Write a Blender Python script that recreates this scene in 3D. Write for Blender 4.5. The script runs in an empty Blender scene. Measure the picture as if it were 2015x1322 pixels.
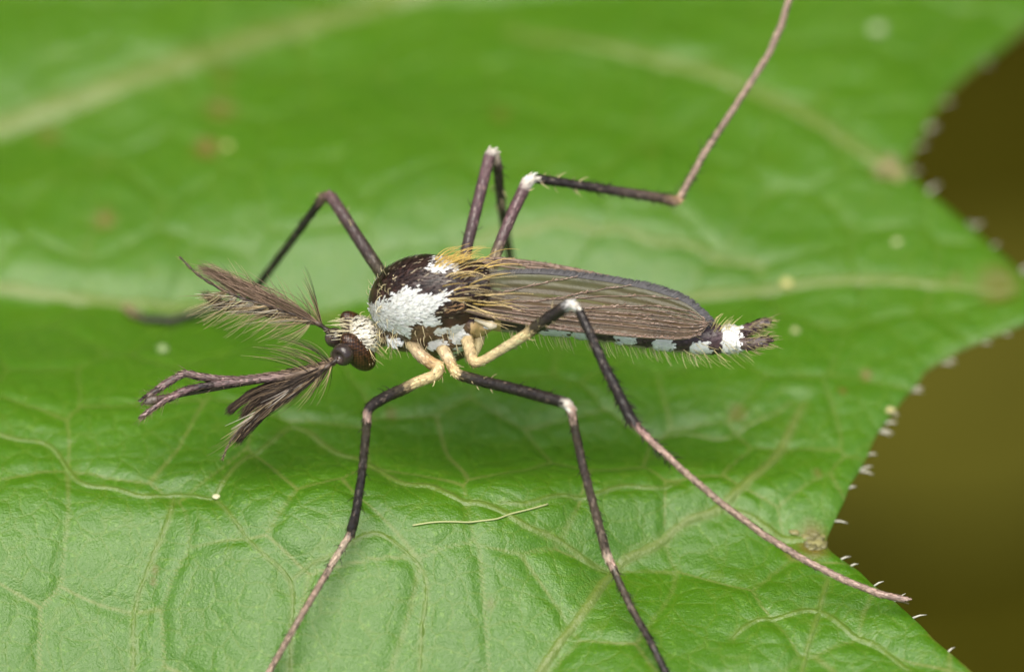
import bpy, bmesh, math
import numpy as np
from mathutils import Vector, Matrix

# ------------------------------------------------------------------ units: 1 Blender unit = 1 mm
sc = bpy.context.scene
sc.unit_settings.system = 'METRIC'
sc.unit_settings.scale_length = 0.001
rng = np.random.default_rng(7)

# ------------------------------------------------------------------ camera
IW, IH = 2015.0, 1322.0
EL = math.radians(40.0)                      # the view looks down on the leaf at this angle
SN, CS = math.sin(EL), math.cos(EL)
FRAME_W = 14.0                               # mm of frame width at the focus distance
S = FRAME_W / IW                             # mm per photo pixel at that distance
DIST = 120.0
FOC = np.array([0.0, 0.0, 2.7])              # the mosquito's body, 2.7 mm above the leaf
RIGHT = np.array([1.0, 0, 0]); UPV = np.array([0, SN, CS]); VIEW = np.array([0, CS, -SN])
cam_d = bpy.data.cameras.new('camera'); cam = bpy.data.objects.new('camera', cam_d)
sc.collection.objects.link(cam); sc.camera = cam
cam.location = Vector(FOC - DIST * VIEW)
cam.rotation_euler = (math.pi / 2 - EL, 0, 0)
cam_d.sensor_width = 36.0
cam_d.lens = 36.0 * DIST / FRAME_W
cam_d.clip_start = 1.0; cam_d.clip_end = 50000.0
cam_d.dof.use_dof = True
cam_d.dof.focus_distance = DIST + 0.05
APERTURE = 4.6                               # mm
cam_d.dof.aperture_fstop = cam_d.lens * 1e-3 / APERTURE
cam_d.dof.aperture_blades = 0

# ------------------------------------------------------------------ world, sun, exposure
SUN_EL, SUN_AZ = math.radians(73), math.radians(-160)     # azimuth from +Y towards +X
world = bpy.data.worlds.new('World'); sc.world = world; world.use_nodes = True
wn = world.node_tree.nodes; wl = world.node_tree.links
bg = wn['Background']; sky = wn.new('ShaderNodeTexSky'); sky.sky_type = 'NISHITA'
sky.sun_disc = False; sky.sun_elevation = SUN_EL; sky.sun_rotation = SUN_AZ
sky.air_density = 1.0; sky.dust_density = 3.0; sky.ozone_density = 0.6
wl.new(sky.outputs[0], bg.inputs[0]); bg.inputs[1].default_value = 0.05
sun_d = bpy.data.lights.new('sun', 'SUN'); sun = bpy.data.objects.new('sun', sun_d)
sc.collection.objects.link(sun)
sun_d.energy = 1.5; sun_d.angle = math.radians(54); sun_d.color = (1.0, 0.955, 0.85)
ldir = Vector((math.sin(SUN_AZ) * math.cos(SUN_EL), math.cos(SUN_AZ) * math.cos(SUN_EL), math.sin(SUN_EL)))
sun.rotation_euler = ldir.to_track_quat('Z', 'Y').to_euler()
sun.location = ldir * 400
vs = sc.view_settings
vs.view_transform = 'Standard'; vs.look = 'None'; vs.gamma = 1.0; vs.use_curve_mapping = False
vs.exposure = 1.55
sc.cycles.use_denoising = True
sc.cycles.max_bounces = 8
sc.cycles.transparent_max_bounces = 16

# ------------------------------------------------------------------ pixel helpers
def P(p):
    """photo pixel + depth behind the focus plane (in pixel units) -> world mm"""
    p = np.asarray(p, float)
    k = S * (1 + p[..., 2:3] * S / DIST)
    return (FOC + RIGHT * (p[..., 0:1] - IW / 2) * k - UPV * (p[..., 1:2] - IH / 2) * k
            + VIEW * p[..., 2:3] * S)

# ------------------------------------------------------------------ mesh builder
class MB:
    def __init__(self):
        self.v = []; self.f = []; self.c = []; self.n = 0
    def add(self, v, f, c):
        v = np.asarray(v, float); c = np.asarray(c, float)
        if c.ndim == 1: c = np.repeat(c[None, :3], len(v), 0)
        self.v.append(v); self.c.append(c)
        for q in f: self.f.append(np.asarray(q) + self.n)
        self.n += len(v)
    def tube(self, pts, rad, col, ns=8, cap=True, flat=None):
        pts = np.asarray(pts, float); n = len(pts)
        rad = np.broadcast_to(np.asarray(rad, float), (n,))
        col = np.asarray(col, float)
        if col.ndim == 1: col = np.repeat(col[None], n, 0)
        t = np.gradient(pts, axis=0); t /= np.linalg.norm(t, axis=1)[:, None] + 1e-9
        a = np.array([0, 0, 1.0]) if abs(t[0, 2]) < .9 else np.array([0, 1.0, 0])
        u = np.cross(t[0], a); u /= np.linalg.norm(u)
        ang = np.arange(ns) * 2 * math.pi / ns
        vs_, cs_ = [], []
        for i in range(n):
            u = u - t[i] * np.dot(u, t[i]); u /= np.linalg.norm(u); w = np.cross(t[i], u)
            vs_.append(pts[i] + rad[i] * (np.cos(ang)[:, None] * u + np.sin(ang)[:, None] * w))
            cs_.append(np.repeat(col[i][None], ns, 0))
        v = np.concatenate(vs_); c = np.concatenate(cs_)
        i = np.arange(n - 1)[:, None] * ns; j = np.arange(ns)[None]; k = (j + 1) % ns
        q = np.stack([i + j, i + k, i + ns + k, i + ns + j], -1).reshape(-1, 4)
        f = list(q)
        if cap:
            f.append(np.arange(ns)[::-1]); f.append(np.arange(ns) + (n - 1) * ns)
        self.add(v, f, c)
    def hairs(self, pts, r0, r1, col):
        """pts (N,K,3) in pixel space, triangular tapered hairs"""
        pts = np.asarray(pts, float); N, K, _ = pts.shape
        if N == 0: return
        t = np.gradient(pts, axis=1); t /= np.linalg.norm(t, axis=2, keepdims=True) + 1e-9
        a = np.array([.31, .22, .92])
        u = np.cross(t, a); u /= np.linalg.norm(u, axis=2, keepdims=True) + 1e-9
        w = np.cross(t, u)
        r = np.broadcast_to(np.asarray(r0, float).reshape(-1, 1), (N, 1)) * (1 - np.linspace(0, 1, K)[None]) \
            + np.broadcast_to(np.asarray(r1, float).reshape(-1, 1), (N, 1)) * np.linspace(0, 1, K)[None]
        ang = np.arange(3) * 2 * math.pi / 3
        v = pts[:, :, None] + r[:, :, None, None] * (np.cos(ang)[:, None] * u[:, :, None] + np.sin(ang)[:, None] * w[:, :, None])
        v = v.reshape(-1, 3)
        b = (np.arange(N) * K * 3)[:, None, None, None] + (np.arange(K - 1) * 3)[None, :, None, None]
        j = np.arange(3)[None, None, :, None]; k = (j + 1) % 3
        q = np.concatenate([b + j, b + k, b + 3 + k, b + 3 + j], -1).reshape(-1, 4)
        col = np.asarray(col, float)
        if col.ndim == 1: col = np.repeat(col[None], N, 0)
        self.add(v, list(q), np.repeat(col, K * 3, 0))
    def scales(self, c, nrm, d, ln, wd, col, lift=.25):
        c = np.asarray(c, float); N = len(c)
        if N == 0: return
        d = d - nrm * np.sum(d * nrm, 1)[:, None]; d /= np.linalg.norm(d, axis=1)[:, None] + 1e-9
        s = np.cross(nrm, d)
        ln = np.broadcast_to(ln, (N,))[:, None]; wd = np.broadcast_to(wd, (N,))[:, None]
        lift = np.broadcast_to(lift, (N,))[:, None]
        def pt(a, b, h): return c + d * ln * a + s * wd * b + nrm * (ln * h * lift)
        v = np.stack([pt(0, 0, 0), pt(.35, -.4, .45), pt(.35, .4, .45), pt(.8, -.5, .9), pt(.8, .5, .9), pt(1, 0, 1.0)], 1).reshape(-1, 3)
        b = np.arange(N) * 6
        f = list(np.stack([b, b + 1, b + 2], 1)) + list(np.stack([b + 1, b + 3, b + 4, b + 2], 1)) + list(np.stack([b + 3, b + 5, b + 4], 1))
        col = np.asarray(col, float)
        if col.ndim == 1: col = np.repeat(col[None], N, 0)
        self.add(v, f, np.repeat(col, 6, 0))
    def build(self, name, mat, parent=None, world=False, smooth=True):
        v = np.concatenate(self.v)
        if not world: v = P(v)
        return mesh_obj(name, v, self.f, mat, parent, np.concatenate(self.c), smooth)

def mesh_obj(name, v, f, mat, parent=None, col=None, smooth=True, attrs=None):
    me = bpy.data.meshes.new(name)
    v = np.asarray(v, float)
    if isinstance(f, np.ndarray): f = f.tolist()
    else: f = [q.tolist() if hasattr(q, 'tolist') else q for q in f]
    me.from_pydata(v.tolist(), [], f)
    if smooth: me.polygons.foreach_set('use_smooth', [True] * len(me.polygons))
    if col is not None:
        a = me.attributes.new('Col', 'FLOAT_COLOR', 'POINT')
        a.data.foreach_set('color', np.concatenate([col, np.ones((len(col), 1))], 1).ravel())
    for k, arr in (attrs or {}).items():
        a = me.attributes.new(k, 'FLOAT', 'POINT'); a.data.foreach_set('value', np.asarray(arr, float).ravel())
    me.update()
    o = bpy.data.objects.new(name, me); sc.collection.objects.link(o)
    if mat: me.materials.append(mat)
    if parent: o.parent = parent; o.matrix_parent_inverse = parent.matrix_world.inverted() if parent.type != 'EMPTY' else Matrix.Translation(-parent.location)
    return o

def tag(o, label, cat, group=None, kind=None):
    o['label'] = label
    if cat: o['category'] = cat
    if group: o['group'] = group
    if kind: o['kind'] = kind
    return o

def catmull(pts, n):
    pts = np.asarray(pts, float); m = len(pts)
    seg = np.linalg.norm(np.diff(pts[:, :2], axis=0), axis=1); cum = np.concatenate([[0], np.cumsum(seg + 1e-6)])
    t = np.linspace(0, cum[-1], n); i = np.clip(np.searchsorted(cum, t, side='right') - 1, 0, m - 2)
    x = ((t - cum[i]) / (cum[i + 1] - cum[i]))[:, None]
    tan = np.gradient(pts, cum, axis=0)
    h = (cum[i + 1] - cum[i])[:, None]
    p0, p1, m0, m1 = pts[i], pts[i + 1], tan[i] * h, tan[i + 1] * h
    return (2*x**3 - 3*x**2 + 1)*p0 + (x**3 - 2*x**2 + x)*m0 + (-2*x**3 + 3*x**2)*p1 + (x**3 - x**2)*m1

def gauss1(a, sig, axis):
    r = int(3 * sig) + 1; k = np.exp(-.5 * (np.arange(-r, r + 1) / sig)**2); k /= k.sum()
    a = np.moveaxis(a, axis, 0); pad = np.concatenate([np.repeat(a[:1], r, 0), a, np.repeat(a[-1:], r, 0)])
    out = sum(k[j] * pad[j:j + len(a)] for j in range(2 * r + 1))
    return np.moveaxis(out, 0, axis)

# value noise for colours / relief
_tab = rng.random((64, 64, 64))
def vnoise(p, scale):
    q = np.asarray(p, float) * scale + 1000.0
    i = np.floor(q).astype(int); f = q - i; f = f * f * (3 - 2 * f)
    def g(a, b, c): return _tab[(i[..., 0] + a) % 64, (i[..., 1] + b) % 64, (i[..., 2] + c) % 64]
    x, y, z = f[..., 0], f[..., 1], f[..., 2]
    c00 = g(0,0,0)*(1-x)+g(1,0,0)*x; c10 = g(0,1,0)*(1-x)+g(1,1,0)*x
    c01 = g(0,0,1)*(1-x)+g(1,0,1)*x; c11 = g(0,1,1)*(1-x)+g(1,1,1)*x
    return (c00*(1-y)+c10*y)*(1-z)+(c01*(1-y)+c11*y)*z

# ------------------------------------------------------------------ materials
def new_mat(name):
    m = bpy.data.materials.new(name); m.use_nodes = True
    nt = m.node_tree; return m, nt, nt.nodes, nt.links, nt.nodes['Principled BSDF']

def col_mat(name, rough=.45, spec=.5, bump=0.0, bscale=40, alpha=None, film=0, coat=0, transl=0):
    m, nt, n, l, b = new_mat(name)
    a = n.new('ShaderNodeAttribute'); a.attribute_name = 'Col'
    l.new(a.outputs['Color'], b.inputs['Base Color'])
    b.inputs['Roughness'].default_value = rough
    b.inputs['Specular IOR Level'].default_value = spec
    if coat: b.inputs['Coat Weight'].default_value = coat; b.inputs['Coat Roughness'].default_value = .15
    if alpha is not None: b.inputs['Alpha'].default_value = alpha
    if film:
        b.inputs['Thin Film IOR'].default_value = 1.6
        tc = n.new('ShaderNodeTexCoord'); ns = n.new('ShaderNodeTexNoise'); ns.inputs['Scale'].default_value = 2.2
        ns.inputs['Detail'].default_value = 3
        mr = n.new('ShaderNodeMapRange'); mr.inputs[3].default_value = film * .85; mr.inputs[4].default_value = film * 1.15
        l.new(tc.outputs['Object'], ns.inputs['Vector']); l.new(ns.outputs[0], mr.inputs[0])
        l.new(mr.outputs[0], b.inputs['Thin Film Thickness'])
    if bump:
        tc = n.new('ShaderNodeTexCoord'); ns = n.new('ShaderNodeTexNoise'); ns.inputs['Scale'].default_value = bscale
        bp = n.new('ShaderNodeBump'); bp.inputs['Strength'].default_value = bump; bp.inputs['Distance'].default_value = .02
        l.new(tc.outputs['Object'], ns.inputs['Vector']); l.new(ns.outputs[0], bp.inputs['Height']); l.new(bp.outputs[0], b.inputs['Normal'])
    return m

M_CHITIN = col_mat('chitin', .42, .5, .35, 28)
M_LEG = col_mat('leg_scales', .4, .3, .8, 30)
M_SCALE = col_mat('scales', .38, .5)
M_HAIR = col_mat('hair', .4, .25)
M_GLOSS = col_mat('glossy_chitin', .2, .5, .25, 22, coat=.2)
M_WING = col_mat('wing_membrane', .32, .4, .3, 16, alpha=.76, film=0)
M_VEIN = col_mat('wing_vein', .35, .5, .5, 40)

def eye_mat():
    m, nt, n, l, b = new_mat('compound_eye')
    tc = n.new('ShaderNodeTexCoord'); vo = n.new('ShaderNodeTexVoronoi'); vo.inputs['Scale'].default_value = 26
    vo.inputs['Randomness'].default_value = .25
    l.new(tc.outputs['Object'], vo.inputs['Vector'])
    cr = n.new('ShaderNodeValToRGB'); e = cr.color_ramp.elements
    e[0].position = .15; e[0].color = (.10, .042, .016, 1); e[1].position = .75; e[1].color = (.006, .003, .002, 1)
    l.new(vo.outputs['Distance'], cr.inputs[0]); l.new(cr.outputs[0], b.inputs['Base Color'])
    bp = n.new('ShaderNodeBump'); bp.invert = True; bp.inputs['Strength'].default_value = .8; bp.inputs['Distance'].default_value = .01
    l.new(vo.outputs['Distance'], bp.inputs['Height']); l.new(bp.outputs[0], b.inputs['Normal'])
    b.inputs['Roughness'].default_value = .3
    return m
M_EYE = eye_mat()

def leaf_mat():
    m, nt, n, l, b = new_mat('leaf')
    tc = n.new('ShaderNodeTexCoord')
    def noise(scale, detail=3, rough=.5):
        x = n.new('ShaderNodeTexNoise'); x.inputs['Scale'].default_value = scale; x.inputs['Detail'].default_value = detail
        x.inputs['Roughness'].default_value = rough; l.new(tc.outputs['Object'], x.inputs['Vector']); return x
    def attr(k):
        x = n.new('ShaderNodeAttribute'); x.attribute_name = k; return x.outputs['Fac']
    def mix(fac, a, c):
        x = n.new('ShaderNodeMix'); x.data_type = 'RGBA'
        for inp, val in ((x.inputs[0], fac), (x.inputs[6], a), (x.inputs[7], c)):
            if isinstance(val, (int, float, tuple)): inp.default_value = val
            else: l.new(val, inp)
        return x.outputs[2]
    def ramp(src, a, c):
        x = n.new('ShaderNodeMapRange'); x.inputs[1].default_value = a; x.inputs[2].default_value = c; l.new(src, x.inputs[0]); return x.outputs[0]
    big = noise(.35, 4); mid = noise(2.2, 4); fine = noise(13, 3, .6)
    c = mix(ramp(big.outputs[0], .3, .7), (.056, .162, .0008, 1), (.074, .196, .0012, 1))
    c = mix(ramp(mid.outputs[0], .35, .75), c, (.061, .176, .001, 1))
    c = mix(ramp(fine.outputs[0], .56, .74), c, (.13, .27, .02, 1))      # pale cell clusters
    tv = n.new('ShaderNodeTexVoronoi'); tv.feature = 'DISTANCE_TO_EDGE'; tv.inputs['Scale'].default_value = 2.6
    dst = n.new('ShaderNodeVectorMath'); dst.operation = 'MULTIPLY_ADD'; dst.inputs[1].default_value = (.25, .25, .25)
    l.new(mid.outputs['Color'], dst.inputs[0]); l.new(tc.outputs['Object'], dst.inputs[2]); l.new(dst.outputs[0], tv.inputs['Vector'])
    vm = n.new('ShaderNodeMath'); vm.operation = 'MULTIPLY'; vm.inputs[1].default_value = .35
    l.new(ramp(tv.outputs['Distance'], .06, .0), vm.inputs[0])
    c = mix(vm.outputs[0], c, (.13, .21, .012, 1))
    c = mix(attr('vein'), c, (.21, .24, .055, 1))
    c = mix(attr('stain'), c, (.19, .11, .025, 1))
    l.new(c, b.inputs['Base Color'])
    r = n.new('ShaderNodeMapRange'); r.inputs[3].default_value = .30; r.inputs[4].default_value = .42
    l.new(mid.outputs[0], r.inputs[0]); l.new(r.outputs[0], b.inputs['Roughness'])
    b.inputs['Specular IOR Level'].default_value = .72
    grain = noise(26, 3, .65)
    s1 = n.new('ShaderNodeBump'); s1.inputs['Strength'].default_value = .22; s1.inputs['Distance'].default_value = .05
    l.new(ramp(tv.outputs['Distance'], 0, .25), s1.inputs['Height'])
    s2 = n.new('ShaderNodeBump'); s2.inputs['Strength'].default_value = .8; s2.inputs['Distance'].default_value = .02
    l.new(grain.outputs[0], s2.inputs['Height']); l.new(s1.outputs[0], s2.inputs['Normal'])
    l.new(s2.outputs[0], b.inputs['Normal'])
    # light passing through the thin blade
    tr = n.new('ShaderNodeBsdfTranslucent'); l.new(c, tr.inputs[0])
    ms = n.new('ShaderNodeMixShader'); ms.inputs[0].default_value = .12
    l.new(b.outputs[0], ms.inputs[1]); l.new(tr.outputs[0], ms.inputs[2]); l.new(ms.outputs[0], n['Material Output'].inputs[0])
    return m
M_LEAF = leaf_mat()

def ground_mat():
    m, nt, n, l, b = new_mat('soil')
    tc = n.new('ShaderNodeTexCoord')
    a = n.new('ShaderNodeTexNoise'); a.inputs['Scale'].default_value = .055; a.inputs['Detail'].default_value = 5
    l.new(tc.outputs['Object'], a.inputs['Vector'])
    cr = n.new('ShaderNodeValToRGB'); e = cr.color_ramp.elements
    e[0].position = .35; e[0].color = (.028, .025, .0022, 1); e[1].position = .62; e[1].color = (.055, .050, .0045, 1)
    l.new(a.outputs[0], cr.inputs[0]); l.new(cr.outputs[0], b.inputs['Base Color'])
    b.inputs['Roughness'].default_value = .95; b.inputs['Specular IOR Level'].default_value = .0
    f = n.new('ShaderNodeTexNoise'); f.inputs['Scale'].default_value = .6; f.inputs['Detail'].default_value = 6
    l.new(tc.outputs['Object'], f.inputs['Vector'])
    bp = n.new('ShaderNodeBump'); bp.inputs['Distance'].default_value = 1.5; l.new(f.outputs[0], bp.inputs['Height']); l.new(bp.outputs[0], b.inputs['Normal'])
    return m
M_GROUND = ground_mat()

# ------------------------------------------------------------------ ground, 60 mm below the leaf
GZ = -60.0
gx = np.concatenate([-np.geomspace(20000, 150, 14), np.linspace(-120, 120, 49), np.geomspace(150, 20000, 14)])
X, Y = np.meshgrid(gx, gx); n_ = len(gx)
G = np.stack([X, Y, np.zeros_like(X)], -1).reshape(-1, 3)
amp = np.where(np.hypot(G[:, 0], G[:, 1]) < 300, 1, 0)
G[:, 2] = GZ + amp * (5 * (vnoise(G, .03) - .5) + 2 * (vnoise(G, .11) - .5))
ii = (np.arange(n_ - 1)[:, None] * n_ + np.arange(n_ - 1)[None]).ravel()
ground = mesh_obj('ground', G, np.stack([ii, ii + 1, ii + n_ + 1, ii + n_], 1), M_GROUND)
ground['kind'] = 'structure'; ground['label'] = 'dark olive brown soil far below the leaf'

# withered leaf added under the gap beside the margin, lightening the blurred background
def on_ground(px, py, z):
    a = (IH / 2 - py) * S; d = (FOC[2] + a * CS - z) / SN
    for _ in range(20):
        k = 1 + d / DIST; d = (FOC[2] + a * k * CS - z) / SN
    return np.array([(px - IW / 2) * S * k, a * k * SN + d * CS, z])
wc = on_ground(1940, 790, GZ + 2.2)
wu = np.linspace(-1, 1, 15); wv = np.linspace(-1, 1, 9); wverts = []; wcol = []
for a in wu:
    hw = 4.6 * (1 - abs(a)**2.2)**.8 + .05
    for b in wv:
        p = np.array([a * 9.0, b * hw, 0.0]); ang = .5
        q = np.array([p[0] * math.cos(ang) - p[1] * math.sin(ang), p[0] * math.sin(ang) + p[1] * math.cos(ang), .5 * abs(b) + .35 * math.sin(a * 4 + b)])
        wverts.append(wc + q); wcol.append(np.array([.066, .061, .0048]) * (.8 + .4 * float(vnoise(q, .4))))
i3 = (np.arange(14)[:, None] * 9 + np.arange(8)[None]).ravel()
wl_ = mesh_obj('added_withered_leaf', np.array(wverts), np.stack([i3, i3 + 9, i3 + 10, i3 + 1], 1), col_mat('added_withered_leaf', .8, .1), None, np.array(wcol))
ws = wl_.modifiers.new('thickness', 'SOLIDIFY'); ws.thickness = .25
tag(wl_, 'blurred olive brown withered leaf added on the soil far below', 'leaf')

# ------------------------------------------------------------------ leafy shrubs added out of view behind, to block the low sky's sheen
def added_shrub_mat():
    m, nt, n, l, b = new_mat('added_shrub_leaf')
    oi = n.new('ShaderNodeObjectInfo'); cr = n.new('ShaderNodeValToRGB'); e = cr.color_ramp.elements
    e[0].color = (.022, .050, .006, 1); e[1].color = (.050, .095, .010, 1)
    l.new(oi.outputs['Random'], cr.inputs[0]); l.new(cr.outputs[0], b.inputs['Base Color']); b.inputs['Roughness'].default_value = .6
    b.inputs['Specular IOR Level'].default_value = .25
    return m
M_ADDED_SHRUB = added_shrub_mat()
srng = np.random.default_rng(21)
uu = np.linspace(0, 1, 7); lw = np.array([.06, .55, .9, 1, .8, .45, .02])
lv, lf = [], []
for a, w in zip(uu, lw):
    for k in (-1, 0, 1): lv.append((k * w * .34, a, .08 * abs(k) * w - .25 * a * a))
for i in range(6):
    for k in range(2): q = i * 3 + k; lf.append((q, q + 1, q + 4, q + 3))
leaf_me = None
for si, (sx, sy, lab) in enumerate([(-150, 190, 'added leafy green bush behind the leaf, beside the petiole, blocking low sky'), (-20, 215, 'added leafy green bush straight behind the leaf, between two others, blocking low sky'), (115, 205, 'added leafy green bush behind the lobed tip of the leaf, blocking low sky')]):
    root = bpy.data.objects.new('added_shrub', None); sc.collection.objects.link(root); root.location = (sx, sy, GZ)
    tag(root, lab, 'added_shrub', 'added shrubs blocking the low sky'); bpy.context.view_layer.update()
    for k in range(5):
        a = srng.uniform(0, 6.28); mbs = MB(); top = np.array([sx + 55 * math.cos(a), sy + 40 * math.sin(a), GZ + srng.uniform(180, 330)])
        st = catmull(np.array([(sx, sy, GZ - 3), ((sx + top[0]) / 2 + srng.normal(0, 8), (sy + top[1]) / 2, GZ + 110), top]), 14)
        mbs.tube(st, np.linspace(3.2, 1.0, 14), (.06, .045, .02), 7); mbs.build('stem', M_CHITIN, root, world=True)
    for k in range(170):
        h_ = srng.uniform(8, 340); r_ = 62 * (1 - .25 * h_ / 340) * math.sqrt(srng.uniform(.1, 1)); a = srng.uniform(0, 6.28)
        if leaf_me is None:
            o = mesh_obj('added_shrub_leaf', lv, lf, M_ADDED_SHRUB, None); leaf_me = o.data
        else:
            o = bpy.data.objects.new('added_shrub_leaf', leaf_me); sc.collection.objects.link(o)
        o.parent = root; o.location = (r_ * 1.25 * math.cos(a), r_ * .75 * math.sin(a), h_)
        o.scale = (srng.uniform(38, 60),) * 3
        o.rotation_euler = (srng.uniform(-.9, .3), srng.normal(0, .3), a - math.pi / 2 + srng.normal(0, .5))
bpy.context.view_layer.update()

# ------------------------------------------------------------------ leaf relief
# blade slope towards the viewer, shaped to give the sheen read at a coarse net of photo pixels (columns 0..2000, rows below)
SX = np.arange(9) * 250.0
ROWS = [(-80, '332111222'), (0, '335311122'), (100, '463123322'), (200, '641111322'), (300, '132231242'), (400, '344554332'),
        (500, '537888332'), (572, '889999442'), (612, '110101122'), (700, '000000123'), (800, '222343332'), (855, '342354332'),
        (930, '341abb032'), (975, '454346632'), (1020, '676668842'), (1080, '898988322'), (1150, '999991222'), (1250, '999992443'), (1420, '999993544')]  # letters bend the blade away, deepening the shade band under the body
rpy = np.array([r[0] for r in ROWS], float); tab = np.array([[int(ch) if ch.isdigit() else 96 - ord(ch) for ch in r[1]] for r in ROWS], float) / 9
PY = np.arange(-80, 1421, 4.0); PX = np.arange(-40, 2056, 20.0)
T1_ = np.stack([np.interp(PY, rpy, tab[:, j]) for j in range(9)], 1)
T2_ = np.stack([np.interp(PX, SX, T1_[i]) for i in range(len(PY))], 0)
T2_ = gauss1(gauss1(T2_, 3.0, 0), 3.0, 1)
SL = -.27 + 1.02 * T2_
SL -= .42 * SL.mean(0, keepdims=True)
kx = S / SN
Yp = np.zeros_like(SL); Hp = np.zeros_like(SL)
cot = CS / SN
y0 = FOC[1] + (FOC[2] / SN) * CS + (IH / 2 - PY) * S / SN      # ground line of each pixel row on z=0
for it in range(3):
    Hp[0] = 0 if it == 0 else Hp[0] - Hp.mean(0) * .8 - Hp.mean() * .2
    Yp[0] = y0[0] - cot * Hp[0]
    for i in range(1, len(PY)):
        s_ = SL[i]; dy = -4 * kx / (1 + cot * np.maximum(s_, -.5))
        Yp[i] = Yp[i - 1] + dy; Hp[i] = Hp[i - 1] + s_ * dy
YG = np.arange(-6, 13, .05)
HG = np.stack([np.interp(YG, Yp[::-1, j] - 0, Hp[::-1, j]) for j in range(len(PX))], 1)
HG = gauss1(HG, 3, 1)
edge = np.clip(np.minimum((YG + 6) / 1.2, (13 - YG) / 1.2), 0, 1)[:, None]
HG = HG * edge
XG = (PX - IW / 2) * S
def h_base(x, y):
    fx = np.clip((x - XG[0]) / (XG[1] - XG[0]), 0, len(XG) - 1.001); fy = np.clip((y - YG[0]) / .05, 0, len(YG) - 1.001)
    i = fx.astype(int); j = fy.astype(int); a = fx - i; b = fy - j
    z = HG[j, i]*(1-a)*(1-b) + HG[j, i+1]*a*(1-b) + HG[j+1, i]*(1-a)*b + HG[j+1, i+1]*a*b
    return z + .5 * np.sin(x * .13 + 1) * np.clip((np.abs(x) - 9) / 12, 0, 1) + .8 * np.sin(y * .16) * np.clip((np.abs(y - 3) - 11) / 12, 0, 1)

def to_leaf(px, py, off=0.0):
    """photo pixel -> point on the leaf's surface"""
    px = np.asarray(px, float); py = np.asarray(py, float); z = np.zeros_like(px)
    for _ in range(25):
        a = (IH / 2 - py) * S; d = (FOC[2] + a * CS - z) / SN
        k = 1 + d / DIST
        d = (FOC[2] + a * k * CS - z) / SN
        x = (px - IW / 2) * S * k; y = a * k * SN + d * CS
        z = z + .35 * (h_base(x, y) + off - z)
    return np.stack([x, y, z], -1)
def leaf_depth(px, py, lift=0.0):
    """depth (pixel units) at which a pixel's ray meets the leaf"""
    p = to_leaf(np.array([px], float), np.array([py], float), lift)[0]
    return float(np.dot(p - FOC, VIEW) / S)

# veins as photo polylines: width in mm, strength
VEINS = [([(-160, 300), (0, 245), (200, 175), (400, 105), (600, 45), (750, 0), (900, -50)], .30),
         ([(-150, 548), (0, 563), (150, 582), (400, 602), (650, 618), (900, 640), (1150, 620), (1400, 578), (1550, 560), (1750, 548), (1960, 570)], .13),
         ([(572, 832), (680, 890), (800, 945), (900, 970), (1000, 1008), (1100, 1062), (1205, 1122)], .085),
         ([(1020, 1370), (1075, 1300), (1135, 1215), (1205, 1122), (1300, 1058), (1420, 985), (1520, 900), (1580, 790)], .11),
         ([(1420, 985), (1500, 1030), (1600, 1068)], .09),
         ([(985, 985), (1100, 975), (1210, 960), (1335, 948)], .06),
         ([(258, 1400), (262, 1300), (265, 1190), (300, 1090), (335, 1010), (342, 968)], .06),
         ([(-40, 850), (30, 855), (100, 880), (160, 940), (245, 965), (340, 968), (420, 962)], .06),
         ([(572, 832), (510, 880), (450, 930), (420, 962)], .06),
         ([(1560, 1400), (1585, 1290), (1612, 1200), (1630, 1130)], .06),
         ([(1440, 1250), (1500, 1215), (1612, 1200), (1700, 1255), (1790, 1310)], .07),
         ([(1290, 852), (1450, 848), (1560, 780)], .05),
         ([(570, 1400), (572, 1250), (570, 1135), (480, 1050), (420, 962)], .05),
         ([(570, 1135), (660, 1080), (760, 1050), (835, 1130), (830, 1240), (820, 1400)], .05),
         ([(900, 480), (1100, 440), (1300, 470), (1500, 520)], .10),
         ([(1000, 60), (1200, 90), (1400, 140), (1600, 230), (1740, 325)], .16)]
VP = []
for pl, w in VEINS:
    q = catmull(np.array(pl, float), 60)
    q[:, 1] += 5 * np.sin(q[:, 0] * .05) * (w < .12)
    VP.append((to_leaf(q[:, 0], q[:, 1]), w * .75))

def seg_dist(x, y, pl):
    d = np.full(x.shape, 1e9)
    for a, b in zip(pl[:-1], pl[1:]):
        ex, ey = b[0] - a[0], b[1] - a[1]; L = ex*ex + ey*ey + 1e-12
        t = np.clip(((x - a[0]) * ex + (y - a[1]) * ey) / L, 0, 1)
        d = np.minimum(d, (x - a[0] - t*ex)**2 + (y - a[1] - t*ey)**2)
    return np.sqrt(d)

_jit = rng.random((97, 97, 2))
def voro(x, y, cell):
    gx_, gy_ = x / cell, y / cell; i = np.floor(gx_).astype(int); j = np.floor(gy_).astype(int)
    f1 = np.full(x.shape, 9.0); f2 = np.full(x.shape, 9.0)
    for a in (-1, 0, 1):
        for b in (-1, 0, 1):
            r = _jit[(i + a) % 97, (j + b) % 97]
            d = np.hypot(i + a + .1 + .8 * r[..., 0] - gx_, j + b + .1 + .8 * r[..., 1] - gy_)
            f2 = np.minimum(f2, np.maximum(f1, d)); f1 = np.minimum(f1, d)
    return f2 - f1

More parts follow.
